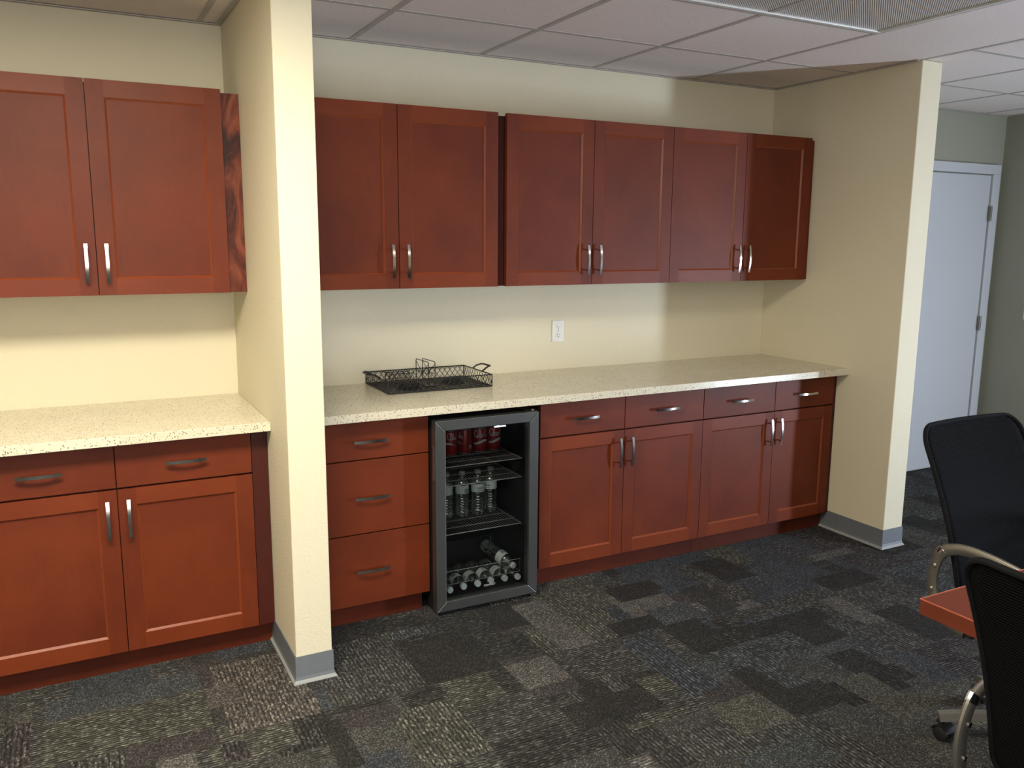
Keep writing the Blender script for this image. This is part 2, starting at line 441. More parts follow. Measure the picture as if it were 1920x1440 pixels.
wr = MB().box(XR, YF, 0, XR+.03, WY0, ZC+.1).box(XR, WY1, 0, XR+.03, YW, ZC+.1).box(XR, WY0, 0, XR+.03, WY1, WZ0).box(XR, WY0, WZ1, XR+.03, WY1, ZC+.1)
struct('wall_right', wr, M_HALL)
win = empty('window_1', (XR+.012, (WY0+WY1)/2, WZ0), kind='structure')
h = WZ1-WZ0
MB().box(-.012, -.17, 0, .012, -.145, h).box(-.012, .145, 0, .012, .17, h).box(-.012, -.145, 0, .012, .145, .04).box(-.012, -.145, h-.04, .012, .145, h).build('window_frame', M_FIX, win)
box(-.003, -.145, .04, .003, .145, h-.04).build('window_pane', M_PANE, win)

# ceiling: slab, tees and lay-in tiles
ce = struct('ceiling', box(XL-.1, YF-.1, ZC+.03, XR+.1, YW+.1, ZC+.10), M_BLACK)
G0, H0, P = .915, .022, .629
tile_me = {}
LIT = set(); OFF = set()
xs = [G0+P*k for k in range(-6, 14)]; ys = [H0-P*k for k in range(0, 11)]
def cell(k, j): return (k, j)
# light fixtures take two cells along X; cells indexed by (k, j): x from G0+P*k, y from H0-P*(j+1)
FIX = [(1, 1, 'off'), (-3, 2, 'warm'), (1, 5, 'room'), (-3, 5, 'room'), (5, 5, 'room'), (1, 8, 'room'), (-3, 8, 'room'), (5, 8, 'room')]  # 'room' panels are unseen and added for ambient light
taken = set()
for k, j, _ in FIX: taken |= {(k, j), (k+1, j)}
LONG = {(3, 0)}
for k in range(-7, 13):
    for j in range(-1, 11):
        if (k, j) in taken: continue
        x0 = max(G0+P*k, XL); x1 = min(G0+P*(k+1), XR); y1 = min(H0-P*j, YW); y0 = max(H0-P*(j+1), YF)
        if x1-x0 < .03 or y1-y0 < .03: continue
        if (k, j) == (3, 1): continue
        if (k, j) == (3, 0): y0 = H0-2*P
        e = .011
        box(x0+e, y0+e, ZC+.002, x1-e, y1-e, ZC+.016).build('ceiling_tile', M_CTILE, ce)
for k in range(-6, 14):
    x = G0+P*k
    if x > XR: break
    box(x-.012, YF, ZC, x+.012, YW, ZC+.006).build('grid_runner', M_CEILBAR, ce)
for j in range(0, 11):
    y = H0-P*j
    for k in range(-7, 13):
        x0 = max(G0+P*k, XL)+.0125; x1 = min(G0+P*(k+1), XR)-.0125
        if x1-x0 < .03 or (k == 3 and j == 1): continue
        box(x0, y-.012, ZC, x1, y+.012, ZC+.006).build('grid_tee', M_CEILBAR, ce)
def angle(x0, y0, x1, y1): box(x0, y0, ZC-.004, x1, y1, ZC-.0005).build('wall_angle', M_CEILBAR, ce)
angle(XA1, YW-.022, XP0, YW-.001); angle(XP1, YW-.026, XH, YW-.005); angle(-.73, YW-.022, XA0, YW-.001)
angle(XA0-.022, -.33, XA0-.001, YW-.022); angle(XP0-.018, -.35, XP0-.001, YW-.022); angle(XH-.022, -6.4, XH-.001, YW-.026)
labs = {(1, 5): 'added fill light panel behind the viewer, middle of the nearer row', (-3, 5): 'added fill light panel behind the viewer, left end of the nearer row',
        (5, 5): 'added fill light panel over the conference table side, right end of the nearer row', (1, 8): 'added fill light panel by the added rear window, middle of the far row',
        (-3, 8): 'added fill light panel by the added rear window, left end of the far row', (5, 8): 'added fill light panel by the added rear window, right end of the far row',
        (1, 1): 'unlit fluorescent ceiling panel with a ribbed plastic lens, in front of the upper cabinets',
        (-3, 2): 'lit fluorescent ceiling panel in front of the left alcove'}
for n_, (k, j, st) in enumerate(FIX):
    x0 = G0+P*k; x1 = x0+2*P; y1 = H0-P*j; y0 = y1-P
    t = empty('ceiling_light', ((x0+x1)/2, (y0+y1)/2, ZC), label=labs.get((k, j), 'added fill light panel over the meeting area behind the viewer'), cat='ceiling light', group='fluorescent ceiling panels')
    a, b_ = P-.014, P/2-.014
    fm = MB()
    for q in ((-a, -b_, a, -b_+.022), (-a, b_-.022, a, b_), (-a, -b_+.022, -a+.022, b_-.022), (a-.022, -b_+.022, a, b_-.022)):
        fm.box(q[0], q[1], -.005, q[2], q[3], .012)
    fm.build('light_frame', M_FIX, t, bevel=.003)
    box(-a+.022, -b_+.022, .002, a-.022, b_-.022, .006).build('lens', {'off': M_LENS, 'warm': M_LIT, 'room': M_FILL}[st], t)

# cove baseboards: profile swept round a path given at the wall face, with mitred corners
def cove(name, path, ends=None):
    prof = [(0, 0, 1), (.016, 0, 1), (.015, .003, 1), (.007, .012, 0), (.0045, .024, 0), (.0035, .1016, 0), (0, .1016, 0)]
    P_ = [Vector(p) for p in path]; offs = []
    for i, p in enumerate(P_):
        ds = []
        if i > 0: ds.append((P_[i]-P_[i-1]).normalized())
        if i < len(P_)-1: ds.append((P_[i+1]-P_[i]).normalized())
        ns = [Vector((-d_.y, d_.x)) for d_ in ds]
        n = ns[0] if len(ns) == 1 else (ns[0]+ns[1]) / (1+ns[0].dot(ns[1]))
        offs.append(n)
    mb = MB(); toe = MB()
    def rg(pr): return [[(P_[i].x-offs[i].x*a, P_[i].y-offs[i].y*a, z) for a, z in pr] for i in range(len(P_))]
    mb.rings(rg([(0, .012), (.007, .012), (.0045, .024), (.0035, .1016), (0, .1016)]))
    toe.rings(rg([(0, 0), (.014, 0), (.0135, .003), (.010, .008), (.007, .0119), (0, .0119)]))
    o = mb.build(name, M_TRIM); o['kind'] = 'structure'
    toe.build('baseboard_toe', M_TOE, o)
    return o
KY = .05
cove('baseboard_middle', [(XA0, KY), (XA0, -.337), (XA1, -.337), (XA1, KY)])
cove('baseboard_end', [(XP0, KY), (XP0, -.3635), (XP1, -.3635), (XP1, YW-.004)])
cove('baseboard_niche', [(-.86, YW), (-.86, -.337), (-.73, -.337), (-.73, KY)])
cove('baseboard_right', [(XH, YW-.004), (XH, -6.4)])

# hall door
dr = empty('door_1', (4.53, YW-.004, 0), kind='structure')
MB().box(-.09, -.03, 0, -.004, 0, 2.045).box(.914, -.03, 0, .99, 0, 2.045).box(-.09, -.03, 2.045, .99, 0, 2.11).build('door_frame', M_DOOR, dr, bevel=.004)
box(0, -.016, .01, .908, -.0005, 2.038).build('door_leaf', M_DOOR, dr, bevel=.002)
for z in (.25, 1.02, 1.78):
    MB().box(.898, -.036, z-.05, .924, -.030, z+.05).lathe([(.006, z-.052), (.006, z+.052)], 10, (.911, -.036, 0)).build('hinge', M_ARM, dr, smooth=True)
MB().lathe([(.026, 0), (.026, .008), (.010, .012), (.010, .04), (.024, .048), (.027, .062), (.018, .074)], 18, (.07, -.016, 1.0), 'Y').build('door_knob', M_METAL, dr, smooth=True)
# light switch on the hall wall
sw = empty('light_switch', (XH, .29, 1.12), label='white light switch plate on the hall wall beside the white door', cat='light switch')
box(-.006, -.036, -.058, 0, .036, .058).build('plate', M_WHITE, sw, bevel=.002)
box(-.010, -.016, -.033, -.006, .016, .033).build('rocker', M_WHITE, sw, bevel=.001)

# ------------------------------------------------------------------ cabinets
def handle(parent, cx, cz, yf, vert, ln=.14):
    mb = MB(); pts = []; n = 12
    for i in range(n+1):
        t = -1+2*i/n; dpt = -.022-.009*(1-t*t)
        pts.append((cx, yf+dpt, cz+t*ln/2) if vert else (cx+t*ln/2, yf+dpt, cz))
    w, th = .0058, .0022
    mb.sweep(pts, [(-w, -th), (w, -th), (w, th), (-w, th)], up0=(0, -1, 0))
    for s_ in (-1, 1):
        c = (cx, yf, cz+s_*.048) if vert else (cx+s_*.048, yf, cz)
        mb.lathe([(.004, 0), (.004, .026)], 8, c, 'Y')
    return mb.build('handle', M_METAL, parent, smooth=True, angle=50)
def shaker(parent, x0, x1, z0, z1, y0, hx=None, hz=None):
    g = .0016; x0 += g; x1 -= g; z0 += g; z1 -= g
    fw, t = .060, .020; mb = MB()
    def fr(a, b, c, d, mi): mb.box(a, y0, b, c, y0+t, d, mi)
    fr(x0, z0, x0+fw, z1, 0); fr(x1-fw, z0, x1, z1, 0)
    fr(x0+fw, z0, x1-fw, z0+fw, 1); fr(x0+fw, z1-fw, x1-fw, z1, 1)
    # sloped inner moulding
    i, o_ = fw+.008, fw; A = [(x0+o_, z0+o_), (x1-o_, z0+o_), (x1-o_, z1-o_), (x0+o_, z1-o_)]; B = [(x0+i, z0+i), (x1-i, z0+i), (x1-i, z1-i), (x0+i, z1-i)]
    for q in range(4):
        n = len(mb.v); r = (q+1) % 4
        mb.v += [(A[q][0], y0+.0015, A[q][1]), (A[r][0], y0+.0015, A[r][1]), (B[r][0], y0+.010, B[r][1]), (B[q][0], y0+.010, B[q][1])]
        mb.f.append((n, n+1, n+2, n+3)); mb.m.append(2)
    d_ = mb.build('door', [M_WV, M_WR, M_WM], parent)
    box(x0+fw-.004, y0+.009, z0+fw-.004, x1-fw+.004, y0+.015, z1-fw+.004).build('door_panel', M_WV, d_)
    if hx is not None: handle(d_, hx, hz, y0, True)
    return d_
def drawer(parent, x0, x1, z0, z1, y0=0):
    g = .0016
    d_ = box(x0+g, y0, z0+g, x1-g, y0+.020, z1-g).build('drawer', M_WH, parent, bevel=.0012)
    handle(d_, (x0+x1)/2, (z0+z1)/2, y0, False)
    return d_
ZT, ZD, ZB = .8655, .7085, .0921
def base_unit(label, x0, split, x1, fillL=0.0, fillR=0.0):
    r = empty('base_cabinet', (x0, 0, 0), label=label, cat='cabinet'); s_, w = split-x0, x1-x0
    y0 = .0215
    box(.001, y0, ZB+.004, w-.001, YW-.002, .8795).build('carcass', M_WD, r)
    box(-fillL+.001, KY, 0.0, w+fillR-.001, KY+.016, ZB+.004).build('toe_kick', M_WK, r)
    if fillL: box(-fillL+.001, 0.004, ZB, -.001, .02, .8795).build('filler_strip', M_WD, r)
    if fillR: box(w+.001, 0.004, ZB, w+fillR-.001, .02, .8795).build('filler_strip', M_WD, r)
    for a, b_ in ((0, s_), (s_, w)): drawer(r, a, b_, ZD+.002, ZT)
    shaker(r, 0, s_, ZB, ZD-.002, 0, s_-.034, ZD-.108); shaker(r, s_, w, ZB, ZD-.002, 0, s_+.034, ZD-.108)
    return r
base_unit('cherry base cabinet under the left alcove counter, two drawers over two doors', -.628, -.158, .3095, .10, .061)
base_unit('cherry base cabinet directly right of the glass-door fridge, two drawers over two doors', 1.5602, 2.0186, 2.492)
base_unit('cherry base cabinet at the right end of the long counter against the end wall', 2.492, 2.9688, 3.3960, 0, .0225)
r = empty('drawer_cabinet', (.5040, 0, 0), label='cherry three-drawer base cabinet between the wall post and the fridge', cat='cabinet')
w = 1.0273-.504
box(.001, .0215, ZB+.004, w-.001, YW-.002, .8795).build('carcass', M_WD, r)
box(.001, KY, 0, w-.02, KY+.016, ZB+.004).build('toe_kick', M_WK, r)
for a, b_ in ((.7091, ZT), (.3985, .7075), (ZB, .397)): drawer(r, .012, w, a, b_)
ZU0, ZU1, YU = 1.3731, 2.1378, .2533
def upper_unit(label, x0, split, x1, extra=()):
    r = empty('upper_cabinet', (x0, YU, ZU0), label=label, cat='cabinet'); s_, w, hh = split-x0, x1-x0, ZU1-ZU0
    box(.001, .0215, .002, w-.001, YW-YU-.001, hh-.012).build('carcass', M_WD, r)
    shaker(r, 0, s_, 0, hh, 0, s_-.034, .118); shaker(r, s_, w, 0, hh, 0, s_+.034, .118)
    for nm, a, b_, y0, m_ in extra:
        box(a+.0005, y0, .002, b_-.0005, y0+.016, hh-.012).build(nm, m_, r)
    return r
wl = .304+.628
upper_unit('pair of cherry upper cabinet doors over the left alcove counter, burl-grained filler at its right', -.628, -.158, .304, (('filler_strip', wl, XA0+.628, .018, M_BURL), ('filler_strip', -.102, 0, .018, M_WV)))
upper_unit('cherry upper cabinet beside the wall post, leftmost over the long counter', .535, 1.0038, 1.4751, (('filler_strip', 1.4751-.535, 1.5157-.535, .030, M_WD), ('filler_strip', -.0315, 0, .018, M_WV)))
upper_unit('cherry upper cabinet over the electrical outlet, middle of the three over the long counter', 1.5157, 1.9795, 2.4444)
upper_unit('cherry upper cabinet nearest the end wall, with its right door in shadow', 2.4444, 2.9206, 3.3856, (('filler_strip', 3.3856-2.4444, XP0-2.4444, .018, M_WV),))

# ------------------------------------------------------------------ counters
def counter(label, x0, x1):
    o = box(0, -.072, .8800, x1-x0, YW-.002, .914).build('countertop', M_QUARTZ, loc=(x0, 0, 0), bevel=.002)
    return tag(o, label, 'countertop')
counter('short speckled cream quartz countertop in the left alcove', -.73+.001, XA0-.001)
counter('long speckled cream quartz countertop holding the black wire tray', XA1+.001, XP0-.001)

# ------------------------------------------------------------------ outlet
ou = empty('wall_outlet', (1.996, YW, 1.114), label='white duplex electrical outlet on the wall above the long counter', cat='outlet')
box(-.0365, -.006, -.057, .0365, -.0003, .057).build('plate', M_WHITE, ou, bevel=.002)
for z in (-.0195, .0195):
    rc = MB().lathe([(.0165, 0), (.0165, .0025)], 20, (0, -.006, z), 'Y').build('receptacle', M_WHITE, ou, smooth=True)
    MB().box(-.0075, -.0092, z-.001, -.0055, -.0085, z+.008).box(.0055, -.0092, z, .0075, -.0085, z+.007).lathe([(.0026, 0), (.0026, .0008)], 8, (0, -.0085, z-.0085), 'Y').build('slots', M_SLOT, rc)
MB().lathe([(.003, 0), (.002, .0012)], 8, (0, -.006, 0), 'Y').build('screw', M_METAL, ou)

# ------------------------------------------------------------------ beverage fridge
FX0, FX1 = 1.032, 1.512
fr = empty('beverage_fridge', (FX0, 0, 0), label='black beverage fridge with stainless-framed glass door under the long counter', cat='fridge')
w = FX1-FX0; fy0, fy1 = -.030, .50; zt = .848
t = .016
bd = MB().box(0, fy0, .022, w, fy1, .040)
bd.box(0, fy0, zt-.03, w, fy1, zt).box(0, fy0, .040, t, fy1, zt-.03).box(w-t, fy0, .040, w, fy1, zt-.03).box(t, fy1-.02, .040, w-t, fy1, zt-.03)
bd.build('body', M_BLACK, fr)
box(t+.0005, .33, .0405, w-t-.0005, fy1-.0205, .17).build('compressor_step', M_INNER, fr)
for x in (.035, w-.035):
    for y in (.02, fy1-.05): MB().lathe([(.016, .0), (.016, .008), (.009, .010), (.009, .022)], 12, (x, y, 0)).build('foot', M_BLACK, fr, smooth=True)
MB().lathe([(.012, .0), (.012, .006), (.006, .008), (.006, .020)], 12, (w-.012, -.052, .0)).box(w-.03, -.07, .012, w-.002, -.032, .018).build('hinge_foot', M_METAL, fr, smooth=True)
MB().box(w-.06, -.065, zt+.0065, w-.005, .03, zt+.0095).lathe([(.007, zt+.009), (.007, zt+.014)], 10, (w-.02, -.05, 0)).build('top_hinge', M_METAL, fr)
# door: four mitred bars
dz0, dz1, dx0, dx1 = .022, .853, -.005, w-.001
dy0, dy1 = -.075, -.032
fw = .043
O = [(dx0, dz0), (dx1, dz0), (dx1, dz1), (dx0, dz1)]; I = [(dx0+fw, dz0+fw), (dx1-fw, dz0+fw), (dx1-fw, dz1-fw), (dx0+fw, dz1-fw)]
dm = MB()
for q in range(4):
    r_ = (q+1) % 4
    cc = [O[q], O[r_], I[r_], I[q]]
    c0 = (sum(p[0] for p in cc)/4, sum(p[1] for p in cc)/4)
    gap = .0007; k = []
    for idx, p in enumerate(cc):
        px, pz = p
        # pull mitre edges slightly apart
        if q in (0, 2): px += gap if px < c0[0] else -gap
        else: pz += gap if pz < c0[1] else -gap
        k.append((px, pz))
    n = len(dm.v)
    dm.v += [(a, dy0, b_) for a, b_ in k] + [(a, dy1, b_) for a, b_ in k]
    for f in ((0, 1, 2, 3), (7, 6, 5, 4), (0, 4, 5, 1), (1, 5, 6, 2), (2, 6, 7, 3), (3, 7, 4, 0)): dm.f.append(tuple(n+i for i in f)); dm.m.append(0)
fd = dm.build('door', M_STEEL, fr, bevel=.002)
box(dx0+fw-.003, -.062, dz0+fw-.003, dx1-fw+.003, -.058, dz1-fw+.003).build('glass', M_GLASS, fd)
MB().box(dx0+fw-.004, -.0745, dz0+fw, dx0+fw+.0015, -.062, dz1-fw).build('gasket_edge', M_STEELE, fd)
MB().box(dx0-.004, -.068, .60, dx0-.0005, -.046, .75).box(dx0-.009, -.064, .602, dx0-.004, -.060, .748).build('side_handle', M_CHROME, fd)
# newair logo
fc = bpy.data.curves.new('logo', 'FONT'); fc.body = 'newair'; fc.size = .021; fc.extrude = .0003; fc.offset = -.0003; fc.align_x = 'LEFT'
fo = bpy.data.objects.new('tmp', fc); COL.objects.link(fo)
dg = bpy.context.evaluated_depsgraph_get(); me = bpy.data.meshes.new_from_object(fo.evaluated_get(dg)); bpy.data.objects.remove(fo)
me.name = 'logo'; me.materials.clear(); me.materials.append(M_LOGO)
lg = bpy.data.objects.new('logo', me); COL.objects.link(lg); lg.parent = fd; lg.rotation_euler = (PI/2, 0, 0); lg.location = (1.252-FX0, -.0628, .094)
# shelves
def shelf(z, x0, x1, y0, y1):
    mb = MB(); r1 = .0016
    x = x0+.004
    mb.tube([(x0, y0, z), (x1, y0, z)], .0022, 6); mb.tube([(x0, y1, z), (x1, y1, z)], .0022, 6)
    for yy in (y0+.085, y0+.17, y0+.26): mb.tube([(x0, yy, z-.003), (x1, yy, z-.003)], .0018, 5)
    mb.tube([(x0, y0, z), (x0, y1, z)], .002, 6); mb.tube([(x1, y0, z), (x1, y1, z)], .002, 6)
    k = int((x1-x0)/.0135)
    for i in range(1, k):
        xx = x0+(x1-x0)*i/k; mb.tube([(xx, y0-.002, z+.0015), (xx, y1, z+.0015)], .0011, 4)
    return mb.build('shelf', M_SHELF, fr, smooth=True)
for z in (.631, .546, .331): shelf(z, .042, w-.042, .002, .40)
for z in (.631, .546, .331):
    box(t+.0005, .0, z-.012, .046, .42, z-.004).build('shelf_rail', M_INNER, fr)
    box(w-.046, .0, z-.012, w-t-.0005, .42, z-.004).build('shelf_rail', M_INNER, fr)
gx0, gx1 = 1.09-FX0, 1.463-FX0
g = MB().tube([(gx0, .0, .105), (gx0, .0, .165), (gx1, .0, .165), (gx1, .0, .105)], .0013, 5, closed=True)
for x in (1.157, 1.207, 1.362, 1.41): g.tube([(x-FX0, 0, .105), (x-FX0, 0, .165)], .0012, 4)
for x in (gx0, gx1): g.tube([(x, 0, .105), (x, .3, .105)], .0012, 4)
for x in (gx0, gx1): g.tube([(x, .3, .105), (x, .3, .172)], .0012, 4)
g.build('wire_guard', M_SHELF, fr)
MB().box(1.37-FX0, .13, zt-.042, 1.44-FX0, .17, zt-.0305).build('lamp_housing', M_SLOT, fr)
M_LED, _nt, _b = mat('fridge_led'); _b.inputs['Emission Color'].default_value = (.95, 1, .97, 1); _b.inputs['Emission Strength'].default_value = 1.5
MB().lathe([(.006, 0), (.006, .004), (.002, .007)], 10, (1.40-FX0, .10, zt-.085)).box(1.385-FX0, .098, zt-.09, 1.44-FX0, .108, zt-.085).build('lamp', M_LED, fr)
box(1.36-FX0, .098, zt-.081, 1.45-FX0, .18, zt-.031).build('lamp_cover', M_BLACK, fr)

# ------------------------------------------------------------------ cans
CH = .122
def script_strokes():
    S_ = []
    def arc(cx, cy, rx, ry, a0, a1, n=12): return [(cx+rx*math.cos(math.radians(a0+(a1-a0)*i/n)), cy+ry*math.sin(math.radians(a0+(a1-a0)*i/n))) for i in range(n+1)]
    def C(x): return [arc(x+.55, .62, .50, .60, 55, 300) , [(x+.83, 1.10), (x+.70, .95)]]
    def o(x): return [arc(x+.22, .28, .20, .27, 90, 450)]
    def c(x): return [arc(x+.24, .28, .21, .27, 50, 320)]
    def a(x): return [arc(x+.22, .28, .20, .26, 60, 420), [(x+.42, .55), (x+.40, .12), (x+.50, .0), (x+.60, .12)]]
    def l(x): return [[(x+.05, .1), (x+.22, .9), (x+.16, 1.15), (x+.07, .9), (x+.10, .15), (x+.20, .0), (x+.32, .12)]]
    x = 0
    for fn, adv in ((C, .80), (o, .46), (c, .44), (a, .62)): S_ += fn(x); x += adv
    S_.append([(x, .33), (x+.22, .36)]); x += .28
    for fn, adv in ((C, .80), (o, .46), (l, .32), (a, .55)): S_ += fn(x); x += adv
    S_.append([(.45, .02), (1.0, -.12), (1.8, -.06), (2.5, -.14)])
    return S_, x
def make_can():
    r = empty('soda_can', (0, 0, 0)); R = .033
    mb = MB().lathe([(.0245, .001), (.026, .0), (.028, .004), (.0325, .012), (R, .016), (R, CH-.018), (.031, CH-.012), (.0268, CH-.004), (.0272, CH-.001), (.0262, CH), (.0250, CH-.004), (.0, CH-.004)], 28)
    # silver ends
    for i, f in enumerate(mb.f):
        z = sum(mb.v[v][2] for v in f)/len(f)
        mb.m[i] = 0 if .006 < z < CH-.010 else 1
    mb.build('can_body', [M_RED, M_SILV], r, smooth=True)
    st, wd = script_strokes(); sc = .092/wd; pr = MB(); Rp = R+.0003
    def P3(x, z): a = (x)/R - PI/2; return (Rp*math.cos(a), Rp*math.sin(a), z)
    for s_ in st:
        for i in range(len(s_)-1):
            (xa, ya), (xb, yb) = s_[i], s_[i+1]; dx, dy = xb-xa, yb-ya; ln = math.hypot(dx, dy) or 1
            wd_ = .045+.035*abs(dy/ln); nx, ny = -dy/ln*wd_, dx/ln*wd_
            q = [(xa+nx, ya+ny), (xa-nx, ya-ny), (xb-nx, yb-ny), (xb+nx, yb+ny)]
            n = len(pr.v)
            for px, py in q: pr.v.append(P3((px-wd/2)*sc, .072+py*sc*1.25))
            pr.f.append((n, n+1, n+2, n+3)); pr.m.append(0)
    pr.build('script_lettering', M_CANW, r)
    wv = MB(); n = 26; pts = []
    for i in range(n+1):
        u = -.048+.096*i/n; c = .046 + .006*math.sin(u*60+1.0) + .004*(i/n); hw = .0055*math.sin(PI*min(1, .12+i/n*.95))+.0006
        pts.append((P3(u, c-hw), P3(u, c+hw)))
    for i in range(n):
        k = len(wv.v); wv.v += [pts[i][0], pts[i+1][0], pts[i+1][1], pts[i][1]]; wv.f.append((k, k+1, k+2, k+3)); wv.m.append(0)
    wv.build('ribbon_print', M_CANW, r)
    bc = MB()
    for i in range(9):
        u = .078+.0018*i; k = len(bc.v); bc.v += [P3(u, .022), P3(u+.0009, .022), P3(u+.0009, .040), P3(u, .040)]; bc.f.append((k, k+1, k+2, k+3)); bc.m.append(0)
    bc.build('barcode_print', M_CANW, r)
    MB().box(-.009, -.012, CH-.0035, .009, .006, CH-.0025).build('pull_tab', M_SILV, r)
    return r
can0 = make_can()
spots = [(1.424, .195, .35, 'red soda can with white script, rightmost on the top fridge shelf'),
         (1.352, .192, .15, 'red soda can with white script, second from the right on the top fridge shelf'),
         (1.280, .196, -2.1, 'red soda can turned to its barcode, third from the right on the top fridge shelf'),
         (1.209, .194, -1.0, 'red soda can half hidden by the left door frame on the top fridge shelf')]
for i, (x, y, rz, lb) in enumerate(spots):
    c = can0 if i == 0 else copy_tree(can0)
    c.location = (x, y, .6336+.0006); c.rotation_euler = (0, 0, rz); tag(c, lb, 'soda can', 'cans on the top fridge shelf')

# ------------------------------------------------------------------ bottles
def make_bottle():
    r = empty('water_bottle', (0, 0, 0)); R = .0315
    pf = [(.0, .008), (.012, .005), (.020, .0), (.027, .001), (.0305, .008), (R, .020)]
    z = .026
    for k in range(6): pf += [(R, z), (R-.0022, z+.0045), (R, z+.009)]; z += .0125
    pf += [(R-.001, .106), (R-.001, .150), (R, .152), (.0300, .158), (.024, .168), (.016, .179), (.0125, .184), (.0125, .190), (.0150, .191), (.0150, .193), (.0125, .194), (.0125, .203)]
    MB().lathe(pf, 22).build('bottle_body', M_PET, r, smooth=True, angle=60)
    lb = MB().lathe([(R-.0006, .110), (R-.0006, .149)], 26)
    lb.f = lb.f[:-2]; lb.m = lb.m[:-2]
    lo_ = lb.build('bottle_label', M_LABEL, r, smooth=True)
    pr = MB()
    for a0, a1, z0, z1 in ((-2.1, -1.2, .126, .133), (-2.0, -1.3, .116, .120), (.6, 1.3, .113, .134)):
        n = 6
        for i in range(n):
            k = len(pr.v); A, B = a0+(a1-a0)*i/n, a0+(a1-a0)*(i+1)/n; q = R-.0003
            pr.v += [(q*math.cos(A), q*math.sin(A), z0), (q*math.cos(B), q*math.sin(B), z0), (q*math.cos(B), q*math.sin(B), z1), (q*math.cos(A), q*math.sin(A), z1)]
            pr.f.append((k, k+1, k+2, k+3)); pr.m.append(0)
    pr.build('label_print', M_LABELB, lo_)
    cp = MB().lathe([(.0146, .1945), (.0146, .207), (.0135, .209), (.0105, .2092), (.0100, .2085), (.0, .2085)], 20, )
    cp.build('bottle_cap', M_CAP, r, smooth=True)
    return r
bot0 = make_bottle()
stand = [(1.196, .215, 'clear water bottle standing on the lowest fridge shelf beside the left door frame'),
         (1.270, .205, 'clear water bottle standing on the lowest fridge shelf, second from the left'),
         (1.347, .200, 'clear water bottle standing on the lowest fridge shelf, third from the left'),
         (1.420, .217, 'clear water bottle standing on the lowest fridge shelf, rightmost')]
first = True
for x, y, lb in stand:
    b_ = bot0 if first else copy_tree(bot0); first = False
    b_.location = (x, y, .3345); b_.rotation_euler = (0, 0, random.uniform(0, 6)); tag(b_, lb, 'water bottle', 'standing water bottles')
def lay(cap, back, lb, rz, grp):
    b_ = copy_tree(bot0); A = Vector(cap); B = Vector(back); dirv = (A-B).normalized()
    q = dirv.to_track_quat('Z', 'Y') @ Matrix.Rotation(rz, 3, 'Z').to_quaternion()
    b_.rotation_mode = 'QUATERNION'; b_.rotation_quaternion = q; b_.location = A - dirv*.2092*.98; b_.scale = (.98, .98, .98)
    tag(b_, lb, 'water bottle', grp)
gl = 'lying water bottles'
zc = .072
lay((1.128, .012, zc), (1.118, .25, zc), 'clear water bottle lying on the fridge floor, cut off by the left door frame', .3, gl)
lay((1.197, .020, zc), (1.185, .25, zc), 'clear water bottle lying on the fridge floor, second cap from the left', 1.0, gl)
lay((1.266, .020, zc), (1.253, .25, zc), 'clear water bottle lying on the fridge floor, third cap from the left', 2.0, gl)
lay((1.334, .025, zc), (1.320, .25, zc), 'clear water bottle lying on the fridge floor above the printed door logo', 3.0, gl)
lay((1.401, .020, zc), (1.388, .25, zc), 'clear water bottle lying on the fridge floor under the topmost lying bottle', 4.0, gl)
lay((1.462, .010, zc), (1.455, .25, zc), 'clear water bottle lying on the fridge floor, rightmost cap', 5.0, gl)
lay((1.440, .012, .128), (1.392, .17, .170), 'clear water bottle lying on top of the others in the fridge bottom', .7, gl)

# ------------------------------------------------------------------ wire tray
TX0, TX1, TY0, TY1, TZ = .948, 1.450, .262, .578, .914
tr = empty('wire_tray', (TX0, TY0, TZ), label='black lattice wire serving tray with two loop handles on the long counter', cat='tray')
tw, td, th = TX1-TX0, TY1-TY0, .056
def lattice(mb, o, ax, ln, h0, h1, pitch=.0135, per=.037, r_=.0013, amp=.0064):
    n = int(ln/pitch); seg = 9
    for i in range(n+1):
        s_ = 1 if i % 2 else -1; pts = []
        for k in range(seg+1):
            z = h0+(h1-h0)*k/seg; a = i*ln/n + s_*amp*math.cos(2*PI*(z-h0)/per); a = min(max(a, 0), ln)
            pts.append((o[0]+a*ax[0], o[1]+a*ax[1], z))
        mb.tube(pts, r_, 4)
    return mb
for nm, o, ax, ln in (('lattice_side', (0, 0), (1, 0), tw), ('lattice_side', (0, td), (1, 0), tw), ('lattice_side', (0, 0), (0, 1), td), ('lattice_side', (tw, 0), (0, 1), td)):
    lattice(MB(), o, ax, ln, .004, th).build(nm, M_WIRE, tr)
rim = MB()
for z, r_ in ((th, .0028), (.003, .0026)): rim.tube([(0, 0, z), (tw, 0, z), (tw, td, z), (0, td, z)], r_, 6, closed=True)
for x, y in ((0, 0), (tw, 0), (0, td), (tw, td)): rim.tube([(x, y, .003), (x, y, th)], .0026, 6)
rim.build('rim', M_WIRE, tr)
bt = MB().box(.001, .001, .0012, tw-.001, td-.001, .0035)
for i in range(12):
    bt.tube([(.002+(tw-.004)*i/11, .002, .0045), (.002+(tw-.004)*min(1, (i+3)/11), td-.002, .0045)], .0012, 4)
    bt.tube([(.002+(tw-.004)*min(1, (i+3)/11), .002, .0045), (.002+(tw-.004)*i/11, td-.002, .0045)], .0012, 4)
bt.build('tray_bottom', M_WIRE, tr)
def loop(sx, x):
    pts = []
    y0, y1 = td*.33, td*.67
    for a, b_, z in ((0, y0, th), (.02, y0+.002, th+.014), (.04, y0+.012, th+.021), (.052, y0+.022, th+.020), (.052, y1-.022, th+.020), (.04, y1-.012, th+.021), (.02, y1-.002, th+.014), (0, y1, th)):
        pts.append((x+sx*a, b_, z))
    return MB().tube(pts, .0043, 8)
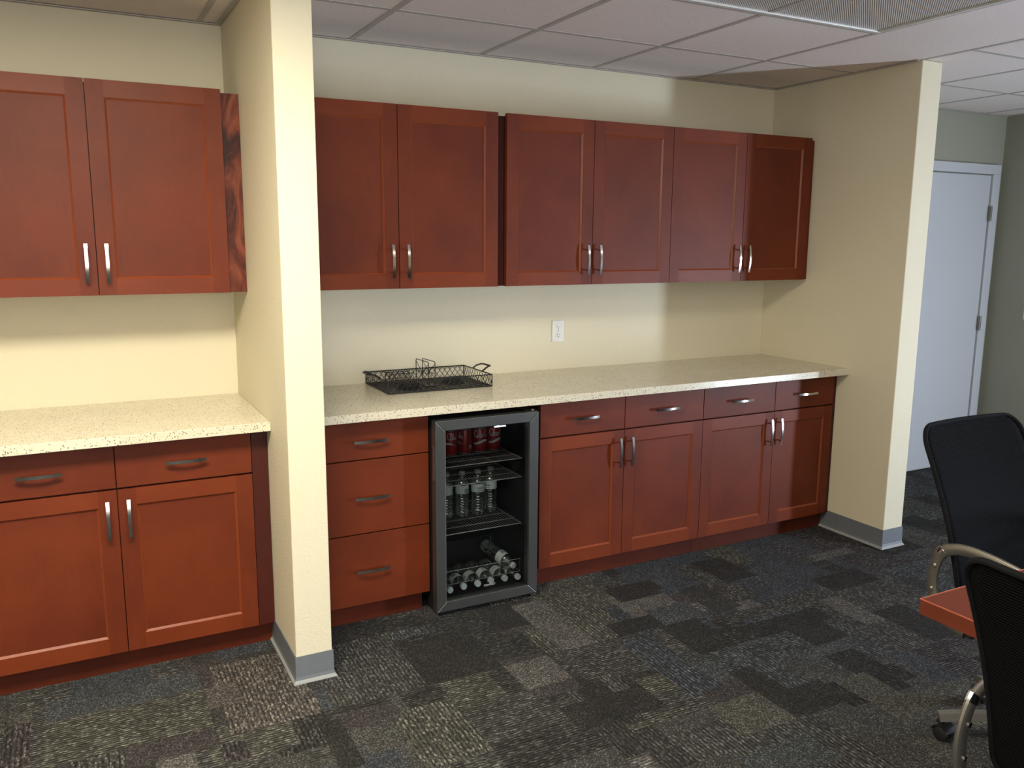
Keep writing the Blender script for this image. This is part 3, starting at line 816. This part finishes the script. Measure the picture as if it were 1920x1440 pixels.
loop(-1, 0).build('loop_handle', M_WIRE, tr, smooth=True); loop(1, tw).build('loop_handle', M_WIRE, tr, smooth=True)
dv = MB(); lattice(dv, (.080, td-.045), (1, 0), .12, .004, th-.002, .0105, .026); lattice(dv, (.080, td-.10), (1, 0), .12, .004, th-.002, .0105, .026)
for yy in (td-.045, td-.10): dv.tube([(.080, yy, th-.002), (.20, yy, th-.002)], .0015, 5)
dv.tube([(.080, td-.10, th-.002), (.080, td-.0, th-.002)], .0015, 5); dv.tube([(.080, td-.045, .004), (.080, td-.045, th-.002)], .0018, 5)
dv.build('lattice_divider', M_WIRE, tr)
for cx, cy in ((.135, .105), (.375, .165)):
    cu = MB()
    for z in (.007, .016): cu.tube([(cx+.052*math.cos(a*PI/12), cy+.052*math.sin(a*PI/12), z) for a in range(24)], .0022, 5, closed=True)
    for a in range(8):
        A = a*PI/4; c2 = (cx+.026*math.cos(A), cy+.026*math.sin(A))
        cu.tube([(c2[0]+.024*math.cos(q*PI/5), c2[1]+.024*math.sin(q*PI/5), .010) for q in range(10)], .0015, 4, closed=True)
    cu.build('cup_ring', M_WIRE, tr)
nh = empty('napkin_holder', (1.186, .42, TZ+.0058), label='black wire napkin holder with two crossed frames standing in the tray', cat='napkin holder')
for dx in (-.018, .014):
    f = MB(); a, H = .068, .112
    f.tube([(dx-.004, a, .002), (dx-.004, a, H-.006), (dx-.004, a-.006, H), (dx+.004, -a+.006, H), (dx+.004, -a, H-.006), (dx+.004, -a, .002)], .0019, 6)
    P0 = (dx-.004, a, H-.008); P1 = (dx+.004, -a, .006); P2 = (dx+.004, -a, H-.008); P3_ = (dx-.004, a, .006)
    f.tube([P0, P1], .0013, 5); f.tube([P2, P3_], .0013, 5)
    cx, cz = dx, H/2
    f.tube([(dx-.004, a, H/2), (dx+.004, -a, H/2)], .0013, 5)
    f.lathe([(.0, -.002), (.010, -.001), (.010, .001), (.0, .002)], 12, (cx, 0, cz), 'X')
    f.build('wire_frame', M_WIRE, nh, smooth=True)
MB().box(-.025, -.066, 0, .022, .066, .002).build('holder_base', M_WIRE, nh)

# ------------------------------------------------------------------ table
tb = empty('conference_table', (1.511, -1.95, 0), label='cherry laminate conference table with its near corner showing at the right edge', cat='table')
tl, tdp = 2.4, 1.15
box(.002, -tdp+.002, .700, tl-.002, -.002, .7385).build('tabletop', M_TABLE, tb, bevel=.001)
eb = MB().tube([(.0022, -.0022, .7385), (tl-.0022, -.0022, .7385), (tl-.0022, -tdp+.0022, .7385), (.0022, -tdp+.0022, .7385)], .0018, 8, closed=True)
eb.build('edge_band', M_TEDGE, tb, smooth=True)
for x in (.5, tl-.55): box(x, -tdp+.30, .0, x+.05, -.30, .6995).build('panel_leg', M_TABLE, tb, bevel=.002)
box(.5505, -tdp/2-.012, .25, tl-.5505, -tdp/2+.012, .6995).build('modesty_panel', M_TABLE, tb)

# ------------------------------------------------------------------ chairs
def rrect(hw, z0, z1, rt_, rb, n=8):
    pts = []
    for cx, cz, r_, a0 in ((hw-rt_, z1-rt_, rt_, 0), (-hw+rt_, z1-rt_, rt_, 90), (-hw+rb, z0+rb, rb, 180), (hw-rb, z0+rb, rb, 270)):
        for i in range(n+1):
            a = math.radians(a0+90*i/n); pts.append((cx+r_*math.cos(a), cz+r_*math.sin(a)))
    # subdivide long edges
    out = []
    for i, p in enumerate(pts):
        q = pts[(i+1) % len(pts)]; out.append(p); d_ = math.hypot(q[0]-p[0], q[1]-p[1]); k = int(d_/.05)
        for j in range(1, k): out.append((p[0]+(q[0]-p[0])*j/k, p[1]+(q[1]-p[1])*j/k))
    return out
def make_chair(label, beta):
    r = empty('office_chair', (0, 0, 0), label=label, cat='chair')
    def surf(x, z):
        v = (z-.50)/.51
        y = .178+.187*v - .035*math.sin(PI*min(max(v, 0), 1))*.6 - .42*x*x
        return y
    hb_ = MB(); hb_.lathe([(.0, .062), (.040, .064), (.044, .085), (.040, .115), (.030, .120)], 20)
    hb_.build('base_hub', M_BLACK, r, smooth=True)
    MB().lathe([(.026, .1205), (.026, .26), (.018, .262), (.018, .40)], 16).build('gas_column', M_BLACK, r, smooth=True)
    MB().box(-.11, -.13, .400, .11, .12, .425).box(-.028, -.02, .38, .028, .20, .3995).build('seat_plate', M_BLACK, r, bevel=.006)
    for k in range(5):
        a = math.radians(beta+72*k); c, s_ = math.cos(a), math.sin(a)
        pts = [(c*q, s_*q, z) for q, z in ((.036, .096), (.12, .098), (.22, .088), (.30, .074))]
        MB().sweep(pts, [(-.017, -.012), (.017, -.012), (.013, .013), (-.013, .013)]).build('base_leg', M_ARM, r, smooth=True)
        cs_ = empty('caster', (c*.292, s_*.292, 0)); cs_.parent = r; cs_.rotation_euler = (0, 0, a+.7)
        MB().lathe([(.006, .045), (.006, .066)], 8, (0, 0, 0)).lathe([(.011, .052), (.014, .055), (.014, .0615), (.010, .0625)], 12).build('stem', M_BLACK, cs_, smooth=True)
        wh = MB()
        for sgn in (-1, 1):
            wh.lathe([(.001, -.009), (.020, -.009), (.0245, -.006), (.0245, .006), (.020, .009), (.001, .009)], 20, (sgn*.014, .012, .0246), 'X')
        wh.build('wheel', M_BLACK, cs_, smooth=True)
        hd = MB(); rg = []
        for i in range(9):
            q = math.radians(20+150*i/8); rg.append([(xx, .012+rr*math.cos(q), .0246+rr*math.sin(q)) for xx, rr in ((-.026, .029), (.026, .029), (.026, .0262), (-.026, .0262))])
        hd.rings(rg).build('wheel_hood', M_BLACK, cs_, smooth=True)
    # seat
    st = MB(); rg = []
    base = rrect(.25, -.25, .215, .09, .06)
    for sc, z in ((.90, .4255), (.985, .435), (1.0, .455), (1.0, .475), (.97, .492), (.88, .502), (.5, .505), (.02, .505)):
        rg.append([(x*sc, (y+.02)*sc-.02, z) for x, y in base])
    st.rings(rg).build('seat', M_SEAT, r, smooth=True, angle=60)
    # back: mesh skin over a rim
    ol = rrect(.252, .485, 1.005, .065, .04)
    def halfw(z):
        z0, z1, hw_, rt_, rb = .485, 1.005, .252, .065, .04
        if z > z1-rt_: return hw_-rt_+math.sqrt(max(rt_*rt_-(z-z1+rt_)**2, 0))
        if z < z0+rb: return hw_-rb+math.sqrt(max(rb*rb-(z0+rb-z)**2, 0))
        return hw_
    zs = [.485, .488, .495, .508, .525] + [.525+.415*i/14 for i in range(1, 15)] + [.958, .975, .988, .999, 1.0035, 1.005]
    mb = MB(); nx = 14
    for z in zs:
        h_ = halfw(z)
        for i in range(nx+1):
            x = h_*(-1+2*i/nx); mb.v.append((x, surf(x, z), z))
    for j in range(len(zs)-1):
        for i in range(nx):
            a_ = j*(nx+1)+i; mb.f.append((a_, a_+1, a_+nx+2, a_+nx+1)); mb.m.append(0)
    o = mb.build('back_mesh', M_MESH, r, smooth=True, angle=80)
    sm = o.modifiers.new('thick', 'SOLIDIFY'); sm.thickness = .004; sm.offset = 0
    MB().sweep([(x, surf(x, z), z) for x, z in ol], [(.007*math.cos(a), .007*math.sin(a)) for a in [i*PI/4 for i in range(8)]], closed=True, up0=(0, 1, 0)).build('back_rim', M_SEAT, r, smooth=True)
    # spine joining seat to back
    MB().sweep([(0, .10, .41), (0, .20, .415), (0, .235, .44), (0, .245, .50), (0, .262, .60), (0, .286, .70)], [(-.035, -.007), (.035, -.007), (.035, .007), (-.035, .007)], up0=(0, 0, 1)).build('back_spine', M_BLACK, r, smooth=True)
    ctl = [(.10, .412), (.165, .425), (.205, .465), (.222, .53), (.218, .59), (.196, .640), (.150, .664), (.09, .670), (.0, .662), (-.10, .642), (-.18, .612), (-.235, .565), (-.245, .50), (-.21, .445), (-.15, .416), (-.09, .412)]
    def cr(P_, n=4):
        out = []
        for i in range(len(P_)-1):
            p0 = P_[max(i-1, 0)]; p1 = P_[i]; p2 = P_[i+1]; p3 = P_[min(i+2, len(P_)-1)]
            for k in range(n):
                t_ = k/n
                out.append(tuple(.5*((2*p1[c])+(-p0[c]+p2[c])*t_+(2*p0[c]-5*p1[c]+4*p2[c]-p3[c])*t_*t_+(-p0[c]+3*p1[c]-3*p2[c]+p3[c])*t_**3) for c in (0, 1)))
        out.append(P_[-1]); return out
    cv = cr(ctl)
    for sx in (-1, 1):
        X = sx*.284
        pf = [(.0095*math.cos(a), .0185*math.sin(a)) for a in [i*PI/6 for i in range(12)]]
        arm = MB().sweep([(X, y, z) for y, z in cv], pf, up0=(0, 0, 1)).build('arm_loop', M_ARM, r, smooth=True)
        # first point runs in y, so normal z / side x
        MB().sweep([(X, .201, .634), (X, .196, .642), (X, .190, .650)], [(.0108*math.cos(a), .0198*math.sin(a)) for a in [i*PI/6 for i in range(12)]], up0=(0, .8, .6)).build('arm_ring', M_CHROME, arm, smooth=True)
        for y, z in ((.214, .592), (.2175, .515)):
            for sg in (-1, 1):
                MB().lathe([(.0065, -.0015), (.0065, .0028), (.003, .0042)] if sg > 0 else [(.003, -.0042), (.0065, -.0028), (.0065, .0015)], 12, (X+sg*.0095, y, z), 'X').build('screw', M_CHROME, arm, smooth=True)
        MB().box(min(X, sx*.10), -.12, .4005, max(X, sx*.10), -.09, .412).box(min(X, sx*.10), .08, .4005, max(X, sx*.10), .11, .412).build('arm_bracket', M_BLACK, r)
    return r
ch1 = make_chair('black mesh-back office chair with bronze loop arms on the far side of the table', 140)
ch1.location = (2.372, -1.805, 0)
ch2 = make_chair('black mesh-back office chair in the near right corner, seen from behind at the table end', 20)
ch2.location = (1.562, -2.480, 0); ch2.rotation_euler = (0, 0, PI/2)

# small prints, wires and slots that cannot be picked apart singly
for o in bpy.data.objects:
    if o.type == 'MESH' and o.name.split('.')[0] in ('slots', 'script_lettering', 'barcode_print', 'label_print', 'logo', 'lattice_side', 'lattice_divider', 'wire_guard', 'shelf', 'tray_bottom', 'cup_ring', 'wire_frame', 'gasket_edge'):
        o['kind'] = 'stuff'
